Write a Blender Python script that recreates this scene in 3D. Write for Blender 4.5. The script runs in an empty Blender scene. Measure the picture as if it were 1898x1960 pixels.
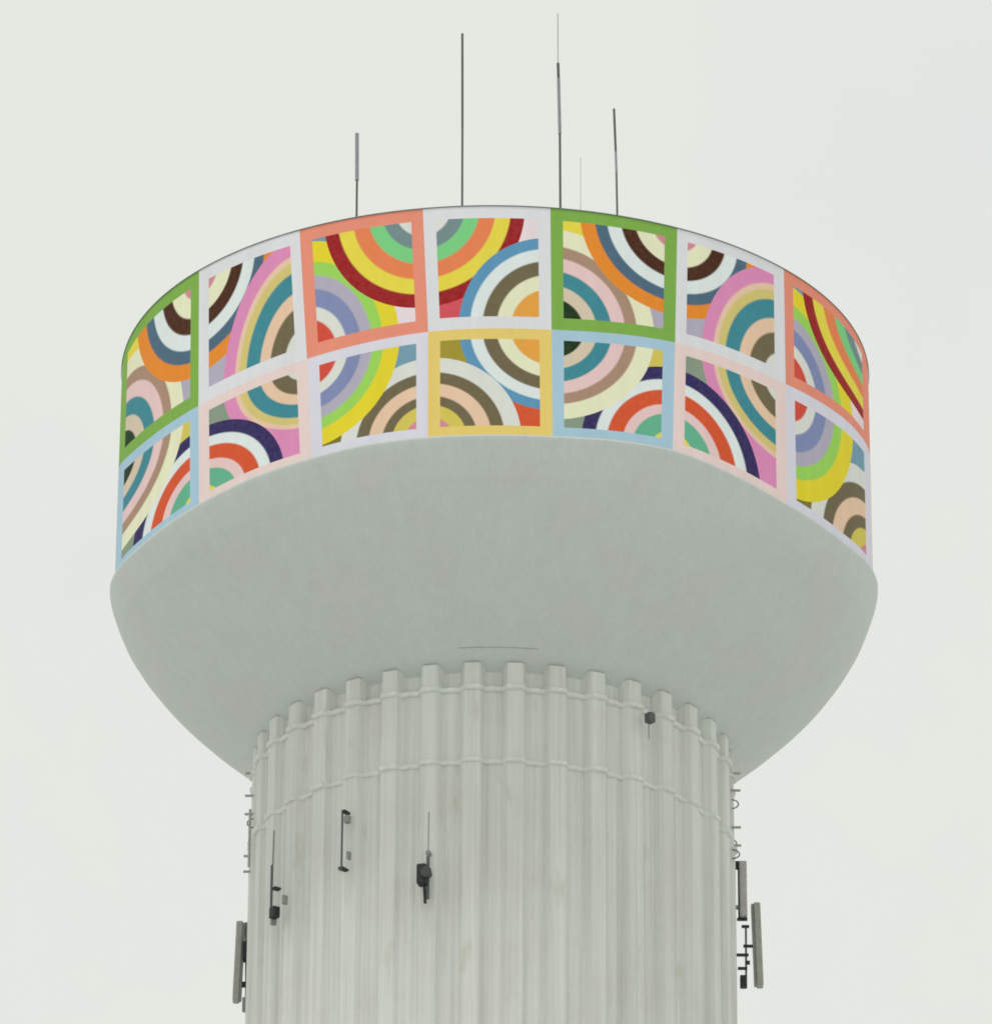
import bpy, bmesh, math, random
from mathutils import Vector
random.seed(4)
PI = math.pi
C = bpy.context.scene.collection
sc = bpy.context.scene

# ------------------------------------------------------------------ camera
H = 1.7                                   # eye height; tower heights below are measured from the eye
cam_d = bpy.data.cameras.new("camera")
cam = bpy.data.objects.new("camera", cam_d); C.objects.link(cam)
cam.location = (0, -125.54, H)
cam.rotation_mode = 'XYZ'
from mathutils import Euler, Matrix
PITCH = 0.4503; ROLL = 0.0053
cam.matrix_world = Matrix.Translation((.035, -125.54, H)) @ Matrix.Rotation(PI/2 + PITCH, 4, 'X') @ Matrix.Rotation(ROLL, 4, 'Z')
cam_d.sensor_fit = 'HORIZONTAL'; cam_d.sensor_width = 36
cam_d.lens = 12413.3/1898*36
cam_d.clip_start = 0.5; cam_d.clip_end = 6000
sc.camera = cam

# ------------------------------------------------------------------ sky, sun, exposure
SUN_EL, SUN_AZ = math.radians(70), math.radians(-26)      # azimuth from the viewer's back, minus = left
w = bpy.data.worlds.new("World"); sc.world = w; w.use_nodes = True
nt = w.node_tree; nt.nodes.clear()
out = nt.nodes.new('ShaderNodeOutputWorld')
sky = nt.nodes.new('ShaderNodeTexSky'); sky.sky_type = 'NISHITA'; sky.sun_disc = False
sky.sun_elevation = SUN_EL; sky.sun_rotation = PI - SUN_AZ
sky.dust_density = 4
b1 = nt.nodes.new('ShaderNodeBackground'); b1.inputs[1].default_value = 0.1
nt.links.new(sky.outputs[0], b1.inputs[0])
tc = nt.nodes.new('ShaderNodeTexCoord')
nz = nt.nodes.new('ShaderNodeTexNoise'); nz.inputs['Scale'].default_value = 9; nz.inputs['Detail'].default_value = 5; nz.inputs['Roughness'].default_value = .55
nt.links.new(tc.outputs['Generated'], nz.inputs['Vector'])
cr = nt.nodes.new('ShaderNodeValToRGB')
cr.color_ramp.elements[0].position = .28; cr.color_ramp.elements[0].color = (.80, .805, .80, 1)
cr.color_ramp.elements[1].position = .5; cr.color_ramp.elements[1].color = (.82, .845, .785, 1)
nt.links.new(nz.outputs['Fac'], cr.inputs[0])
b2 = nt.nodes.new('ShaderNodeBackground'); b2.inputs[1].default_value = 1.0
nt.links.new(cr.outputs[0], b2.inputs[0])
mx = nt.nodes.new('ShaderNodeMixShader'); mx.inputs[0].default_value = .95      # cloud cover
nt.links.new(b1.outputs[0], mx.inputs[1]); nt.links.new(b2.outputs[0], mx.inputs[2]); nt.links.new(mx.outputs[0], out.inputs[0])
sl = bpy.data.lights.new("sun", 'SUN'); sl.energy = 1.15; sl.angle = math.radians(12); sl.color = (1, .975, .94)
so = bpy.data.objects.new("sun", sl); C.objects.link(so)
sd = Vector((math.sin(SUN_AZ)*math.cos(SUN_EL), -math.cos(SUN_AZ)*math.cos(SUN_EL), math.sin(SUN_EL)))
so.rotation_euler = (-sd).to_track_quat('-Z', 'Y').to_euler(); so.location = (60, -120, 160)
sc.view_settings.view_transform = 'Standard'; sc.view_settings.look = 'None'
sc.cycles.filter_width = 1.8        # the photograph is soft
sc.view_settings.exposure = 0; sc.view_settings.gamma = 1

# ------------------------------------------------------------------ materials
def lin(c, k=1.0):
    o = []
    for v in c:
        v = v/255
        v = v/12.92 if v <= .04045 else ((v+.055)/1.055)**2.4
        o.append(min(v*k, .9))
    return (*o, 1)

class N:
    def __init__(s, name):
        s.m = bpy.data.materials.new(name); s.m.use_nodes = True; s.t = s.m.node_tree
        s.b = s.t.nodes['Principled BSDF']
    def n(s, typ, **k):
        x = s.t.nodes.new(typ)
        for a, v in k.items(): setattr(x, a, v)
        return x
    def l(s, a, b): s.t.links.new(a, b)
    def math(s, op, a, b=None):
        x = s.n('ShaderNodeMath', operation=op)
        for i, v in enumerate((a, b)):
            if v is None: continue
            if isinstance(v, (int, float)): x.inputs[i].default_value = v
            else: s.l(v, x.inputs[i])
        return x.outputs[0]
    def mix(s, f, a, b, mode='MIX'):
        x = s.n('ShaderNodeMix', data_type='RGBA', blend_type=mode)
        for sock, v in ((x.inputs[0], f), (x.inputs[6], a), (x.inputs[7], b)):
            if isinstance(v, (int, float, tuple)): sock.default_value = v
            else: s.l(v, sock)
        return x.outputs[2]
    def noise(s, vec, scale, detail=4, rough=.55):
        x = s.n('ShaderNodeTexNoise'); x.inputs['Scale'].default_value = scale
        x.inputs['Detail'].default_value = detail; x.inputs['Roughness'].default_value = rough
        s.l(vec, x.inputs['Vector']); return x.outputs['Fac']
    def scaled(s, sc_):
        t = s.n('ShaderNodeTexCoord'); m = s.n('ShaderNodeMapping'); m.inputs['Scale'].default_value = sc_
        s.l(t.outputs['Object'], m.inputs['Vector']); return m.outputs[0]
    def ramp(s, f, stops, interp='LINEAR'):
        x = s.n('ShaderNodeValToRGB'); r = x.color_ramp; r.interpolation = interp
        while len(r.elements) < len(stops): r.elements.new(1)
        for e, (p, c) in zip(r.elements, stops): e.position = p; e.color = c
        s.l(f, x.inputs[0]); return x.outputs[0]
    def bump(s, h, st, dist=.02):
        x = s.n('ShaderNodeBump'); x.inputs['Strength'].default_value = st; x.inputs['Distance'].default_value = dist
        s.l(h, x.inputs['Height']); s.l(x.outputs[0], s.b.inputs['Normal'])

def painted_steel(name, base, rough=.6, streak=.1, rust=0.0, blotch=.06, fn=.985):
    a = N(name)
    st = a.noise(a.scaled((2.6, 2.6, .09)), 1.6, 6, .62)        # rain streaks run down the surface
    st2 = a.noise(a.scaled((9, 9, .12)), 1.7, 3, .5)
    bl = a.noise(a.scaled((.5, .5, .5)), 1.3, 5, .6)
    fi = a.noise(a.scaled((9, 9, 7)), 2.0, 3, .6)
    d = 1-streak
    col = a.mix(1.0, base, a.ramp(st, [(.3, (d, d, d, 1)), (.68, (1.04, 1.04, 1.03, 1))]), 'MULTIPLY')
    col = a.mix(1.0, col, a.ramp(st2, [(.36, (1-streak*.7, 1-streak*.7, 1-streak*.7, 1)), (.6, (1.02, 1.02, 1.02, 1))]), 'MULTIPLY')
    e = 1-blotch
    col = a.mix(1.0, col, a.ramp(bl, [(.32, (e+.03, e, e, 1)), (.68, (1, 1.02, 1.01, 1))]), 'MULTIPLY')
    col = a.mix(1.0, col, a.ramp(fi, [(.3, (fn, fn, fn, 1)), (.7, (2-fn, 2-fn, 2-fn, 1))]), 'MULTIPLY')
    if rust:
        rn = a.noise(a.scaled((1.1, 1.1, .35)), 1.9, 4, .6)
        col = a.mix(a.ramp(rn, [(.6, (0, 0, 0, 1)), (.74, (rust, rust, rust, 1))]), col, (.46, .44, .30, 1))
    a.l(col, a.b.inputs['Base Color']); a.b.inputs['Roughness'].default_value = rough
    a.b.inputs['Specular IOR Level'].default_value = .25
    a.bump(bl, .25, .03)
    return a.m

def plain(name, col, rough=.55, metal=0.0):
    a = N(name)
    f = a.noise(a.scaled((6, 6, 6)), 2, 4)
    c = a.mix(1.0, col, a.ramp(f, [(.3, (.82, .82, .82, 1)), (.7, (1.06, 1.06, 1.06, 1))]), 'MULTIPLY')
    a.l(c, a.b.inputs['Base Color']); a.b.inputs['Roughness'].default_value = rough
    a.b.inputs['Metallic'].default_value = metal
    return a.m

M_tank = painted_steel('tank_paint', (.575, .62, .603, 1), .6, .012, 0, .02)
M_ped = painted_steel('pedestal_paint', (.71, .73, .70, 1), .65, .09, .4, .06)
M_ring = painted_steel('ring_paint', (.74, .765, .74, 1), .6, .1, .2, .05)
M_rim = plain('rim_steel', (.2, .21, .21, 1), .5, .3)
M_roof = painted_steel('roof_paint', (.7, .72, .7, 1))
M_pole = plain('dark_pole', (.10, .11, .11, 1), .45, .2)
M_polegrey = plain('grey_pole', (.30, .30, .33, 1), .45, .2)
M_black = plain('black_fitting', (.018, .02, .02, 1), .6)
M_dish = plain('dish_paint', (.05, .06, .06, 1), .6)
M_greyfit = plain('grey_fitting', (.28, .29, .28, 1), .55)
M_lug = plain('lug_steel', (.40, .42, .39, 1), .6)
M_panel = plain('antenna_radome', (.36, .36, .33, 1), .45)
M_panelR = plain('antenna_radome_mauve', (.46, .43, .43, 1), .45)
M_panelB = plain('antenna_radome_olive', (.36, .36, .31, 1), .45)
M_gravel = N('pale_gravel')
g = M_gravel.noise(M_gravel.scaled((.05, .05, .05)), 3, 8)
M_gravel.l(M_gravel.ramp(g, [(.35, (.51, .51, .505, 1)), (.65, (.58, .58, .575, 1))]), M_gravel.b.inputs['Base Color'])
M_gravel.b.inputs['Roughness'].default_value = .95
M_ground = M_gravel.m

# ------------------------------------------------------------------ helpers
def link(name, me, mat, parent=None, smooth=None):
    o = bpy.data.objects.new(name, me); C.objects.link(o)
    me.materials.append(mat)
    if parent: o.parent = parent
    if smooth is not None:
        me.polygons.foreach_set('use_smooth', [smooth]*len(me.polygons))
    return o
def bm_obj(name, bm, mat, parent=None, smooth=False):
    bmesh.ops.recalc_face_normals(bm, faces=bm.faces)
    me = bpy.data.meshes.new(name); bm.to_mesh(me); bm.free()
    return link(name, me, mat, parent, smooth)
def tag(o, label=None, cat=None, group=None, kind=None):
    for k, v in (('label', label), ('category', cat), ('group', group), ('kind', kind)):
        if v: o[k] = v
    return o
def empty(name, loc, label, cat, group=None, rz=0):
    o = bpy.data.objects.new(name, None); C.objects.link(o); o.location = loc; o.rotation_euler = (0, 0, rz)
    o.empty_display_size = .3
    return tag(o, label, cat, group)
def revolve(name, prof, mat, parent, seg=256, smooth=True, rfun=None):
    """prof: list of (r, z) from the top down; rfun(theta, r) may change the radius (flutes)"""
    vs, fs = [], []
    for r, z in prof:
        for i in range(seg):
            t = 2*PI*i/seg; rr = rfun(t, r) if rfun else r
            vs.append((rr*math.sin(t), -rr*math.cos(t), z))
    for j in range(len(prof)-1):
        for i in range(seg):
            k = (i+1) % seg
            fs.append((j*seg+i, j*seg+k, (j+1)*seg+k, (j+1)*seg+i))
    me = bpy.data.meshes.new(name); me.from_pydata(vs, [], fs)
    bm = bmesh.new(); bm.from_mesh(me); bmesh.ops.recalc_face_normals(bm, faces=bm.faces); bm.to_mesh(me); bm.free()
    return link(name, me, mat, parent, smooth)
def add_box(bm, cx, cy, cz, sx, sy, sz, bev=0.0, rz=0.0, tilt=0.0):
    r = bmesh.ops.create_cube(bm, size=1)
    vs = r['verts']
    bmesh.ops.scale(bm, vec=(sx, sy, sz), verts=vs)
    if bev:
        es = list({e for v in vs for e in v.link_edges})
        rr = bmesh.ops.bevel(bm, geom=es, offset=bev, segments=2, affect='EDGES', profile=.5)
        vs = list({v for f in rr['faces'] for v in f.verts} | {v for v in vs if v.is_valid})
    m = Matrix.Translation((cx, cy, cz)) @ Matrix.Rotation(rz, 4, 'Z') @ Matrix.Rotation(tilt, 4, 'Y')
    bmesh.ops.transform(bm, matrix=m, verts=vs)
def add_rod(bm, p, q, r1, r2=None, seg=12):
    p, q = Vector(p), Vector(q); r2 = r1 if r2 is None else r2
    d = q-p
    r = bmesh.ops.create_cone(bm, cap_ends=True, segments=seg, radius1=r1, radius2=r2, depth=d.length)
    m = Matrix.Translation((p+q)/2) @ d.to_track_quat('Z', 'Y').to_matrix().to_4x4()
    bmesh.ops.transform(bm, matrix=m, verts=r['verts'])
def rod(name, p, q, r, mat, parent, r2=None):
    bm = bmesh.new(); add_rod(bm, p, q, r, r2); return bm_obj(name, bm, mat, parent, False)
def box(name, c, s, mat, parent, bev=.01, rz=0, tilt=0):
    bm = bmesh.new(); add_box(bm, *c, *s, bev=bev, rz=rz, tilt=tilt); return bm_obj(name, bm, mat, parent, False)

# ------------------------------------------------------------------ ground
bm = bmesh.new(); n = 40; S = 3000
bmesh.ops.create_grid(bm, x_segments=n, y_segments=n, size=S)
tag(bm_obj('ground', bm, M_ground), kind='structure')

# ------------------------------------------------------------------ water tower
tower = empty('water_tower', (0, 0, 0), 'large water tower, round tank wrapped in coloured arc mural on fluted pale grey column', 'water tower')
ZT = 63.78; RD = 8.09
PROF = [(8.19, 58.46), (8.11, 58.2), (7.99, 57.9), (7.81, 57.58), (7.42, 57.05), (6.93, 56.5), (6.38, 55.97), (5.79, 55.47), (5.19, 55.0), (4.65, 54.58)]
def smooth_prof(P, n=6):
    o = []
    for i in range(len(P)-1):
        p0 = P[max(i-1, 0)]; p1 = P[i]; p2 = P[i+1]; p3 = P[min(i+2, len(P)-1)]
        for k in range(n):
            t = k/n
            f = lambda a, b, c, d: .5*((2*b)+(-a+c)*t+(2*a-5*b+4*c-d)*t*t+(-a+3*b-3*c+d)*t**3)
            z = p1[1]+(p2[1]-p1[1])*t
            o.append((f(p0[0], p1[0], p2[0], p3[0]), z))
    return o+[P[-1]]
SP = smooth_prof(PROF, 6)
def tank_r(z):
    if z >= SP[0][1]: return RD
    for (ra, za), (rb, zb) in zip(SP, SP[1:]):
        if zb <= z <= za: return ra+(rb-ra)*(za-z)/max(za-zb, 1e-6)
    return SP[-1][0]
roof = revolve('roof', [(.01, ZT+1.25+H), (1.5, ZT+1.2+H), (3.5, ZT+.95+H), (5.5, ZT+.55+H), (7.2, ZT+.15+H), (RD-.03, ZT-.005+H)], M_roof, tower, 128)
rim = revolve('roof_rim', [(RD-.03, ZT+.012+H), (RD+.016, ZT+.012+H), (RD+.016, ZT-.008+H), (RD-.03, ZT-.008+H)], M_rim, roof, 256, False)

# mural: bordered picture panels in two rows, each panel a sheet wrapped on the tank
MID = [(-1.5, 61.34), (-1.2, 60.72), (-0.8639, 60.56), (-0.5077, 60.715), (-0.175, 60.91), (0.1423, 60.96), (0.4848, 61.10), (0.8423, 61.08), (1.25, 61.4), (1.5, 61.75)]
BOT = [(-1.5, 58.58), (-1.3, 58.3), (-1.1, 58.14), (-0.8288, 58.2), (-0.6437, 58.3), (-0.4771, 58.375), (-0.3089, 58.459), (-0.006, 58.486), (0.1426, 58.498), (0.3387, 58.57),
       (0.4716, 58.57), (0.6466, 58.40), (0.8186, 58.24), (1.1, 58.22), (1.3, 58.44), (1.5, 58.70)]
def interp(T, x):
    if x < T[0][0] or x > T[-1][0]:
        a = (x-T[-1][0]) % (2*PI); tot = 2*PI-(T[-1][0]-T[0][0])
        return T[-1][1]+(T[0][1]-T[-1][1])*min(a/tot, 1)
    for i in range(len(T)-1):
        (xa, a), (xb, b) = T[i], T[i+1]
        if xa <= x <= xb:
            t = (x-xa)/(xb-xa)
            sa = (b-(T[i-1][1] if i else a))/(xb-(T[i-1][0] if i else xa))
            sb = ((T[i+2][1] if i+2 < len(T) else b)-a)/((T[i+2][0] if i+2 < len(T) else xb)-xa)
            h = xb-xa
            return (2*t**3-3*t*t+1)*a+(t**3-2*t*t+t)*h*sa+(-2*t**3+3*t*t)*b+(t**3-t*t)*h*sb
P = dict(coral=(233, 138, 116), green=(122, 168, 72), greylav=(214, 215, 220), pinkb=(230, 203, 200), yelb=(255, 197, 110), blueb=(162, 193, 212), lav=(211, 209, 222),
    dred=(150, 24, 30), yellow=(240, 208, 70), ygold=(222, 205, 40), orange=(228, 134, 40), amber=(234, 158, 66), salmon=(230, 125, 78), mint=(118, 200, 128), grey=(112, 135, 138),
    dbrown=(72, 36, 16), slate=(74, 102, 124), cream=(238, 226, 192), pink=(240, 192, 192), olive=(108, 98, 72), white=(216, 227, 238), blue=(88, 144, 182),
    teal=(58, 132, 146), tan=(165, 134, 114), magenta=(214, 134, 180), ytan=(205, 190, 116), navy=(50, 40, 92), redor=(208, 82, 44), tgreen=(96, 172, 140),
    red=(204, 72, 56), sblue=(124, 134, 176), mauve=(172, 166, 184), lime=(150, 205, 88), peach=(244, 192, 164), light=(212, 214, 208), dgreen=(18, 48, 14),
    sand=(208, 192, 170), crimson=(205, 78, 88), gold=(206, 190, 84), bluegrey=(112, 150, 170), palepink=(228, 210, 216), rose=(206, 134, 148), greengrey=(132, 148, 128), ochre=(158, 142, 46), oliveg=(120, 112, 40))
T_C = [(.22, 'light'), (.33, 'grey'), (.445, 'mint'), (.57, 'salmon'), (.69, 'yellow'), (.80, 'dred')]           # circles on the top edge
T_E = [(.20, 'rose'), (.335, 'cream'), (.45, 'dbrown'), (.56, 'white'), (.655, 'slate'), (.77, 'orange')]
M_D = [(.33, 'amber'), (.445, 'cream'), (.56, 'olive'), (.66, 'white'), (.75, 'blue')]                       # circles on the middle line
M_E = [(.26, 'dgreen'), (.365, 'sand'), (.485, 'teal'), (.595, 'pink'), (.69, 'tan'), (.83, 'cream')]
M_F = [(.20, 'light'), (.335, 'olive'), (.43, 'peach'), (.555, 'teal'), (.62, 'ytan'), (.66, 'peach'), (.765, 'magenta')]
M_C = [(.25, 'red'), (.335, 'light'), (.45, 'sblue'), (.54, 'mauve'), (.63, 'lime'), (.765, 'ygold')]
B_C = [(.20, 'rose'), (.31, 'gold'), (.395, 'olive'), (.51, 'peach'), (.615, 'olive'), (.75, 'light')]           # circles on the bottom edge
B_E = [(.18, 'yellow'), (.335, 'tgreen'), (.42, 'pink'), (.55, 'redor'), (.645, 'white'), (.76, 'navy')]
SV = {'Bt': (1.25, 1), 'Ct': (1, 1.17), 'Cb': (1.17, 1)}       # circles drawn a little taller than wide
# border, front circle (corner, rings), rear circle (corner, rings), background of the two free corners (left, right)
DES = {
 'At': ('green', (1, 1, T_E), (0, 0, M_E), 'yellow', 'mauve'),
 'Ab': ('blueb', (0, 1, M_E), (1, 0, B_E), 'greengrey', 'gold'),
 'Bt': ('greylav', (1, 0, M_F), (0, 1, T_E), 'mauve', 'greengrey'),
 'Bb': ('pinkb', (0, 0, B_E), (1, 1, M_F), 'greengrey', 'magenta'),
 'Ct': ('coral', (1, 1, T_C), (0, 0, M_C), 'bluegrey', 'palepink'),
 'Cb': ('lav', (0, 1, M_C), (1, 0, B_C), 'oliveg', 'bluegrey'),
 'Dt': ('greylav', (1, 0, M_D), (0, 1, T_C), 'crimson', 'palepink'),
 'Db': ('yelb', (0, 0, B_C), (1, 1, M_D), 'ochre', 'redor'),
}
K = 1/.83      # photographed colour to paint albedo
def mural_mat(key):
    border, (fu, fv, fr), (ru, rv, rr), bgl, bgr = DES[key]
    a = N('mural_paint_'+key.lower())
    uv = a.n('ShaderNodeUVMap'); sep = a.n('ShaderNodeSeparateXYZ'); a.l(uv.outputs[0], sep.inputs[0])
    u, v = sep.outputs[0], sep.outputs[1]
    sf, sr = SV.get(key, (1, 1))
    def dist(cu, cv, sv):
        du = a.math('SUBTRACT', u, float(cu)); dv = a.math('MULTIPLY', a.math('SUBTRACT', v, float(cv)), 1/sv)
        return a.math('SQRT', a.math('ADD', a.math('MULTIPLY', du, du), a.math('MULTIPLY', dv, dv)))
    def rings(d, R):
        stops = []; p = 0.0; e = .006
        for r, c in R:
            c = lin(P[c], K)
            stops += [(p+e if p else 0, c), (r-e, c)]; p = r
        return a.ramp(d, stops)
    bg = a.mix(a.math('GREATER_THAN', u, .5), lin(P[bgl], K), lin(P[bgr], K))
    d2 = dist(ru, rv, sr); col = a.mix(a.math('LESS_THAN', d2, rr[-1][0]), bg, rings(d2, rr))
    d1 = dist(fu, fv, sf); col = a.mix(a.math('LESS_THAN', d1, fr[-1][0]), col, rings(d1, fr))
    eu = a.math('MINIMUM', u, a.math('SUBTRACT', 1.0, u)); ev = a.math('MINIMUM', v, a.math('SUBTRACT', 1.0, v))
    col = a.mix(a.math('LESS_THAN', a.math('MINIMUM', eu, ev), .098), col, lin(P[border], K))
    st = a.noise(a.scaled((2.2, 2.2, .25)), 1.5, 5); fi = a.noise(a.scaled((5, 5, 5)), 2, 4)
    col = a.mix(1.0, col, a.ramp(st, [(.3, (.95, .95, .955, 1)), (.7, (1.02, 1.02, 1.02, 1))]), 'MULTIPLY')
    col = a.mix(a.ramp(fi, [(.35, (0, 0, 0, 1)), (.8, (.05, .05, .05, 1))]), col, (.62, .63, .60, 1))     # chalking
    a.l(col, a.b.inputs['Base Color']); a.b.inputs['Roughness'].default_value = .75
    a.b.inputs['Specular IOR Level'].default_value = .12
    a.bump(fi, .1, .02)
    return a.m
MUR = {k: mural_mat(k) for k in DES}
E = [-1.47, -0.8639, -0.512, -0.175, 0.1423, 0.4848, 0.8423, 1.47]      # panel edges on the side seen
# the seams of the wrap lean a little: (top, middle, bottom) angle of every edge
EDGE = {-0.8639: (-.877, -.864, -.850), -0.512: (-.527, -.497, -.478), -0.175: (-.187, -.170, -.168), 0.1423: (.139, .1423, .145), 0.4848: (.483, .474, .464)}
def edge_at(t, f):                                 # f = 0 top, 1 bottom
    if t not in EDGE: return t
    a, b, c = EDGE[t]
    return a+(b-a)*f*2 if f < .5 else b+(c-b)*(f*2-1)
KINDS = 'ABCDABC'
back = [1.47+(2*PI-2.94)*i/9 for i in range(10)]
spans = [(E[i], E[i+1], KINDS[i], True) for i in range(7)]+[(back[i], back[i+1], 'DABCDABCD'[i], False) for i in range(9)]
BN = {'green': 'green', 'blueb': 'light blue', 'greylav': 'pale grey', 'pinkb': 'pale pink', 'coral': 'coral', 'lav': 'lavender', 'yelb': 'yellow'}
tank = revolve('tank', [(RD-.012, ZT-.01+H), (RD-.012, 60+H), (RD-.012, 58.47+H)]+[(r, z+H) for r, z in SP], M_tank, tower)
for v in tank.data.vertices:                      # the shoulder seam follows the lower edge of the wrap
    z = v.co.z-H
    if z < 58.6:
        t = math.atan2(v.co.x, -v.co.y); f = max(0, min(1, (z-56.6)/1.85)); f = f*f*(3-2*f)
        v.co.z += (interp(BOT, t)-58.47)*f
for t0, t1, k, front in spans:
    for row in 'tb':
        nu, nv = 28, 18
        vs, fs, uvs = [], [], []
        for j in range(nv+1):
            for i in range(nu+1):
                uu = i/nu; vv = j/nv
                if front:
                    fz = (1-vv)/2 + (0 if row == 't' else .5)
                    a0, a1 = edge_at(t0, fz), edge_at(t1, fz)
                    t = math.asin(math.sin(a0)+(math.sin(a1)-math.sin(a0))*uu)
                else: t = t0+(t1-t0)*uu
                tt = t if t < PI else t-2*PI
                zm = interp(MID, tt); za, zb = (zm, ZT-.004) if row == 't' else (interp(BOT, tt), zm)
                z = za+(zb-za)*vv; r = RD
                vs.append((r*math.sin(t), -r*math.cos(t), z+H)); uvs.append((uu, vv))
        for j in range(nv):
            for i in range(nu):
                q = j*(nu+1)+i; fs.append((q, q+1, q+nu+2, q+nu+1))
        me = bpy.data.meshes.new('mural_panel'); me.from_pydata(vs, [], fs)
        ul = me.uv_layers.new(name='UVMap')
        for lp in me.loops: ul.data[lp.index].uv = uvs[lp.vertex_index]
        o = link('mural_panel', me, MUR[k+row], tank, True)
        o['label'] = 'mural panel of concentric arcs with a %s border' % BN[DES[k+row][0]]

# fluted pedestal
FR = 36; PH = math.radians(5.1)
def flute(t, r):
    x = ((t-PH)*FR/(2*PI)) % 1.0; x = min(x, 1-x)*2          # 0 on a rib, 1 between ribs
    k_ = round((t-PH)*FR/(2*PI))
    if x < .37: f = 1.0
    elif x < .60: f = 1-(x-.37)/.23
    else: f = 0.0
    g = .016*math.cos((t-PH)*FR*2+.6)+.012*math.sin(t*23)*math.cos(t*7)
    if r < 4.905: return 4.80+.26*f
    if r < 4.915: return r+.16*f+g*(1-f)
    a_ = .15+.02*math.sin(k_*2.4)                       # lower down the ribs are shallower and less even
    return r+a_*f+(g+.014*math.cos((t-PH)*FR*3+k_))*(1-f)
pr = [(4.9, 54.84), (4.9, 54.345), (4.91, 54.24), (4.91, 52.7), (4.93, 52.6), (4.93, 50.0), (4.93, 47.0), (4.95, 30.0), (4.95, 6.0), (5.35, 2.5), (6.1, -1.2), (6.2, -1.7)]
ped = revolve('pedestal', [(4.6, 54.84+H)]+[(r, z+H) for r, z in pr], M_ped, tower, 36*24, False, rfun=lambda t, r: flute(t, r) if r > 4.7 else r)
for z, name in ((54.29, 'ring_flange'), (52.67, 'ring_flange')):
    rg = revolve(name, [(4.85, z+.06+H), (4.95, z+.055+H), (4.975, z+.035+H), (4.975, z-.035+H), (4.95, z-.055+H), (4.85, z-.06+H)], M_ring, ped, 36*24, False,
                 rfun=lambda t, r: flute(t, 4.91)-4.91+r)
for s, zs_ in ((-1, (54.27, 53.76, 53.34, 52.39, 52.04)), (1, (54.33, 53.94, 53.10, 52.69))):
    for z in zs_:
        box('step_bracket', (s*5.09, -.6, z+H), (.2, .06, .04), M_lug, ped, .008)
for s, z, y, l in ((1, 53.5, -.9, .14), (1, 52.9, -.2, .12), (1, 52.45, -.7, .16), (-1, 53.05, -.8, .13), (-1, 52.75, -.4, .12)):
    bm = bmesh.new(); x = s*4.99; prev = None                    # short cable loops tied to the wall
    for i in range(9):
        a = PI*i/8; p = (x+s*l*math.sin(a), y, z+.10*math.cos(a)+H)
        if prev: add_rod(bm, prev, p, .014, seg=6)
        prev = p
    bm_obj('cable_loop', bm, M_pole, ped)
# a conduit up the left side
rod('conduit', (-5.06, -.95, 53.3+H), (-5.06, -.95, 52.0+H), .028, M_lug, ped)
# short weld seam low on the bowl
bm = bmesh.new(); prev = None
for i in range(25):
    t = math.radians(-8)+math.radians(18)*i/24
    z = 55.07; r = tank_r(z)+.006; p = (r*math.sin(t), -r*math.cos(t), z+H)
    if prev: add_rod(bm, prev, p, .008, seg=6)
    prev = p
bm_obj('weld_seam', bm, M_lug, tank)

# ------------------------------------------------------------------ roof antennas
def mast(name, label, segs, cat='antenna', group='whip antennas on the tank roof'):
    """segs: [(x, z, radius, material, partname)] from the tip down; the last point stands on the roof"""
    y = segs[0][5]
    base = segs[-1]
    rr = math.hypot(base[0], y); zr = ZT+1.25-1.27*(rr/7.97)**2
    root = empty(name, (base[0], y, zr+H), label, cat, group)
    L = lambda x, z: (x-base[0], 0, z-zr)
    for (x0, z0, r, m, pn, _), nx in zip(segs, segs[1:]):
        zb_ = nx[1] if nx is not base else zr
        rod(pn, L(nx[0], zb_), L(x0, z0), r, m, root)
    bm = bmesh.new(); add_box(bm, 0, 0, -.02, .34, .34, .16, .02); add_rod(bm, (0, 0, 0), (0, 0, .3), .06)
    bm_obj('mount', bm, M_greyfit, root)
    return root
mast('whip_antenna', 'shortest grey whip antenna, standing at the left over the coral bordered panel', [(-3.033, 68.86, .042, M_polegrey, 'whip', -2), (-3.017, 67.7, .024, M_pole, 'pole', -2), (-3.004, 64, .02, M_pole, 'pole', -2)])
mast('whip_antenna', 'tall straight dark whip antenna over the pale grey bordered panel', [(-.758, 71.38, .026, M_pole, 'whip', -2), (-.74, 69, .024, M_pole, 'pole', -2), (-.723, 64, .02, M_pole, 'pole', -2)])
mast('whip_antenna', 'tallest whip antenna with a hair thin tip and a thick grey middle', [(1.344, 72.49, .007, M_pole, 'tip', -1), (1.351, 71.22, .032, M_pole, 'collar', -1), (1.362, 70.83, .036, M_polegrey, 'whip', -1), (1.392, 69.44, .026, M_pole, 'pole', -1), (1.42, 64, .02, M_pole, 'pole', -1)])
mast('whip_antenna', 'slightly leaning dark whip antenna, rightmost on the tank roof', [(2.561, 69.51, .026, M_pole, 'whip', -2), (2.596, 68.44, .026, M_polegrey, 'sleeve', -2), (2.61, 67.9, .022, M_pole, 'pole', -2), (2.65, 64, .022, M_pole, 'pole', -2)])
mast('wire_antenna', 'faint hair thin wire antenna between the two right hand whips', [(1.859, 69.41, .005, M_polegrey, 'wire', 0), (1.858, 68.2, .007, M_polegrey, 'pole', 0), (1.858, 64, .007, M_polegrey, 'pole', 0)])

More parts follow.
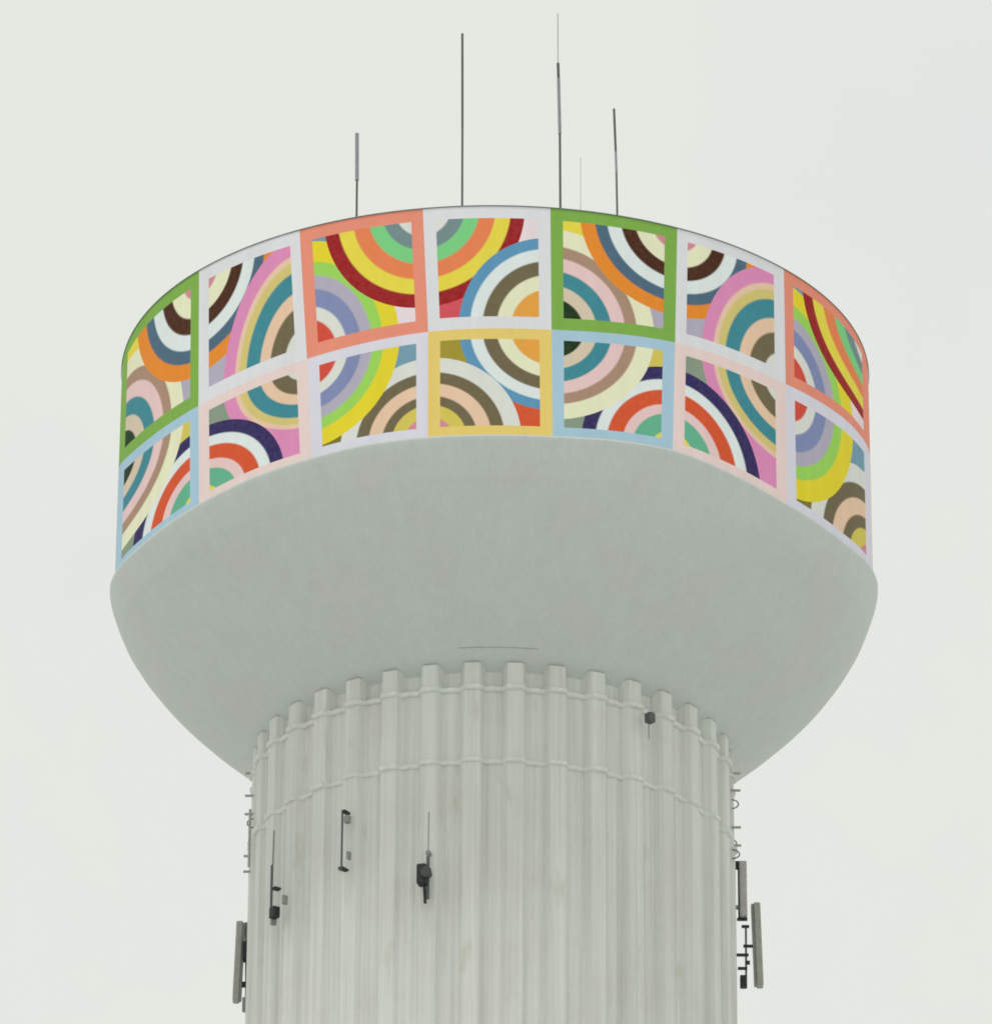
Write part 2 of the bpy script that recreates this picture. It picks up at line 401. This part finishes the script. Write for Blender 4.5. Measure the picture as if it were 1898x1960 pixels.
# ------------------------------------------------------------------ antennas and radios clamped on the pedestal
# left edge: tall sector antenna
r = empty('sector_antenna', (-5.28, 0, 49.3+H), 'tall beige sector antenna clamped to the left edge of the pedestal', 'antenna', 'sector antennas on the pedestal')
bm = bmesh.new(); add_box(bm, 0, 0, .95, .14, .30, 1.76, .03, tilt=math.radians(1.6)); bm_obj('panel', bm, M_panel, r)
bm = bmesh.new(); add_box(bm, .085, 0, .95, .05, .22, 1.70, .01, tilt=math.radians(1.6)); bm_obj('back_plate', bm, M_greyfit, r)
rod('mount_pole', (.20, 0, -.16), (.155, 0, 1.84), .03, M_greyfit, r)
for z in (1.27, .45): box('bracket', (.15, 0, z), (.16, .12, .10), M_black, r, .01)
box('radio_unit', (.155, -.06, 1.16), (.13, .2, .42), M_black, r, .02)
box('bracket', (.22, .02, 1.0), (.22, .06, .05), M_black, r, .01)
box('junction_box', (.17, 0, .0), (.12, .16, .30), M_greyfit, r, .02)
box('cable_clamp', (.19, 0, -.12), (.10, .1, .05), M_black, r, .01)
# right edge: upper sector antenna
r = empty('sector_antenna', (5.235, 0, 51.3+H), 'short pale mauve sector antenna, upper one at the right edge of the pedestal', 'antenna', 'sector antennas on the pedestal')
box('panel', (0.005, 0, .62), (.16, .28, 1.26), M_panelR, r, .03)
rod('mount_pole', (-.085, 0, -.04), (-.085, 0, 1.27), .018, M_black, r)
box('bracket', (-.115, 0, 1.19), (.12, .12, .16), M_black, r, .01)
box('bracket', (-.16, 0, .24), (.16, .1, .07), M_greyfit, r, .01)
box('bracket', (-.02, 0, -.03), (.22, .1, .045), M_black, r, .01)
# right edge: lower sector antenna on its own pole
r = empty('sector_antenna', (5.28, 0, 49.75+H), 'tall olive grey sector antenna, outermost at the right edge of the pedestal', 'antenna', 'sector antennas on the pedestal')
bm = bmesh.new(); add_box(bm, .265, 0, .94, .14, .30, 1.84, .03, tilt=math.radians(-1.5)); bm_obj('panel', bm, M_panelB, r)
bm = bmesh.new(); add_box(bm, .17, 0, .94, .05, .2, 1.80, .01, tilt=math.radians(-1.5)); bm_obj('back_plate', bm, M_greyfit, r)
rod('mount_pole', (0, 0, -.02), (.01, 0, 1.36), .022, M_pole, r)
for z, l, x in ((1.36, .16, 0.0), (.92, .3, .1), (.72, .28, -.08), (.42, .2, -.07)): box('bracket', (x, 0, z), (l, .08, .05), M_black, r, .01)
box('radio_unit', (-.06, 0, .12), (.13, .16, .26), M_black, r, .015)
box('cable_clamp', (.04, 0, .55), (.09, .09, .07), M_black, r, .01)
# the lower and the upper right antennas are carried by outriggers on the pedestal wall
def face_dev(name, X, Y, Z, label, cat, build, group=None):
    t = math.atan2(X, Y)
    root = empty(name, (X, -Y, Z+H), label, cat, group, rz=t)     # local -Y points away from the wall
    build(root); return root
def dev1(r):
    rod('pole', (0, -.10, .0), (0, -.10, 1.30), .022, M_pole, r)
    box('bracket', (.03, -.02, 1.27), (.09, .2, .06), M_black, r, .01)
    box('radio_unit', (.08, -.03, 1.1), (.11, .12, .16), M_greyfit, r, .015)
    box('bracket', (.0, -.02, .03), (.11, .2, .05), M_black, r, .01)
    box('cable_clamp', (-.1, -.0, .07), (.06, .12, .07), M_greyfit, r, .01)
    box('cable_clamp', (.12, -.02, .3), (.05, .12, .17), M_greyfit, r, .01)
face_dev('pole_antenna', -2.99, 4.36, 50.5, 'thin black pole antenna on the pedestal face, left of the dark radio cluster', 'antenna', dev1, 'pole antennas on the pedestal face')
def dev2(r):
    rod('pole', (0, -.10, .1), (0, -.10, 1.2), .028, M_pole, r)
    rod('whip', (.03, -.10, 1.2), (.05, -.10, 1.95), .02, M_greyfit, r)
    box('radio_unit', (.07, -.06, .14), (.19, .16, .24), M_black, r, .02)
    box('bracket', (.06, -.02, .68), (.13, .16, .05), M_black, r, .01)
    box('junction_box', (.36, 0, .34), (.06, .12, .2), M_greyfit, r, .01)
    box('cable_clamp', (-.03, -.02, -.03), (.08, .12, .12), M_greyfit, r, .01)
face_dev('pole_antenna', -4.42, 2.95, 49.98, 'dark pole antenna with black box at its foot, nearest the pedestal left edge', 'antenna', dev2, 'pole antennas on the pedestal face')
def dev3(r):
    bm = bmesh.new(); add_box(bm, -.06, -.14, .30, .2, .26, .44, .04); bm_obj('radio_unit', bm, M_black, r)
    bm = bmesh.new(); add_rod(bm, (.06, -.32, .30), (.06, -.12, .30), .115, .08, 20); bm_obj('dish', bm, M_dish, r)
    rod('mount_pole', (.04, -.08, -.2), (.04, -.08, .72), .035, M_pole, r)
    rod('cable', (-.03, -.1, .1), (-.02, -.05, -.28), .03, M_black, r)
    box('bracket', (.03, -.0, .82), (.09, .16, .08), M_greyfit, r, .01)
    rod('whip', (.04, -.08, .72), (.04, -.06, 1.7), .012, M_greyfit, r)
face_dev('radio_cluster', -1.31, 5.05, 49.78, 'compact black radio cluster with a round dish on the pedestal face', 'radio', dev3)
def dev4(r):
    box('housing', (0, -.06, 0), (.17, .18, .22), M_pole, r, .03)
    rod('cable', (0, -.02, -.1), (.01, -.01, -.45), .012, M_greyfit, r)
face_dev('junction_box', 3.17, 4.18, 53.98, 'small dark box under the top flange at the right of the pedestal', 'box', dev4)
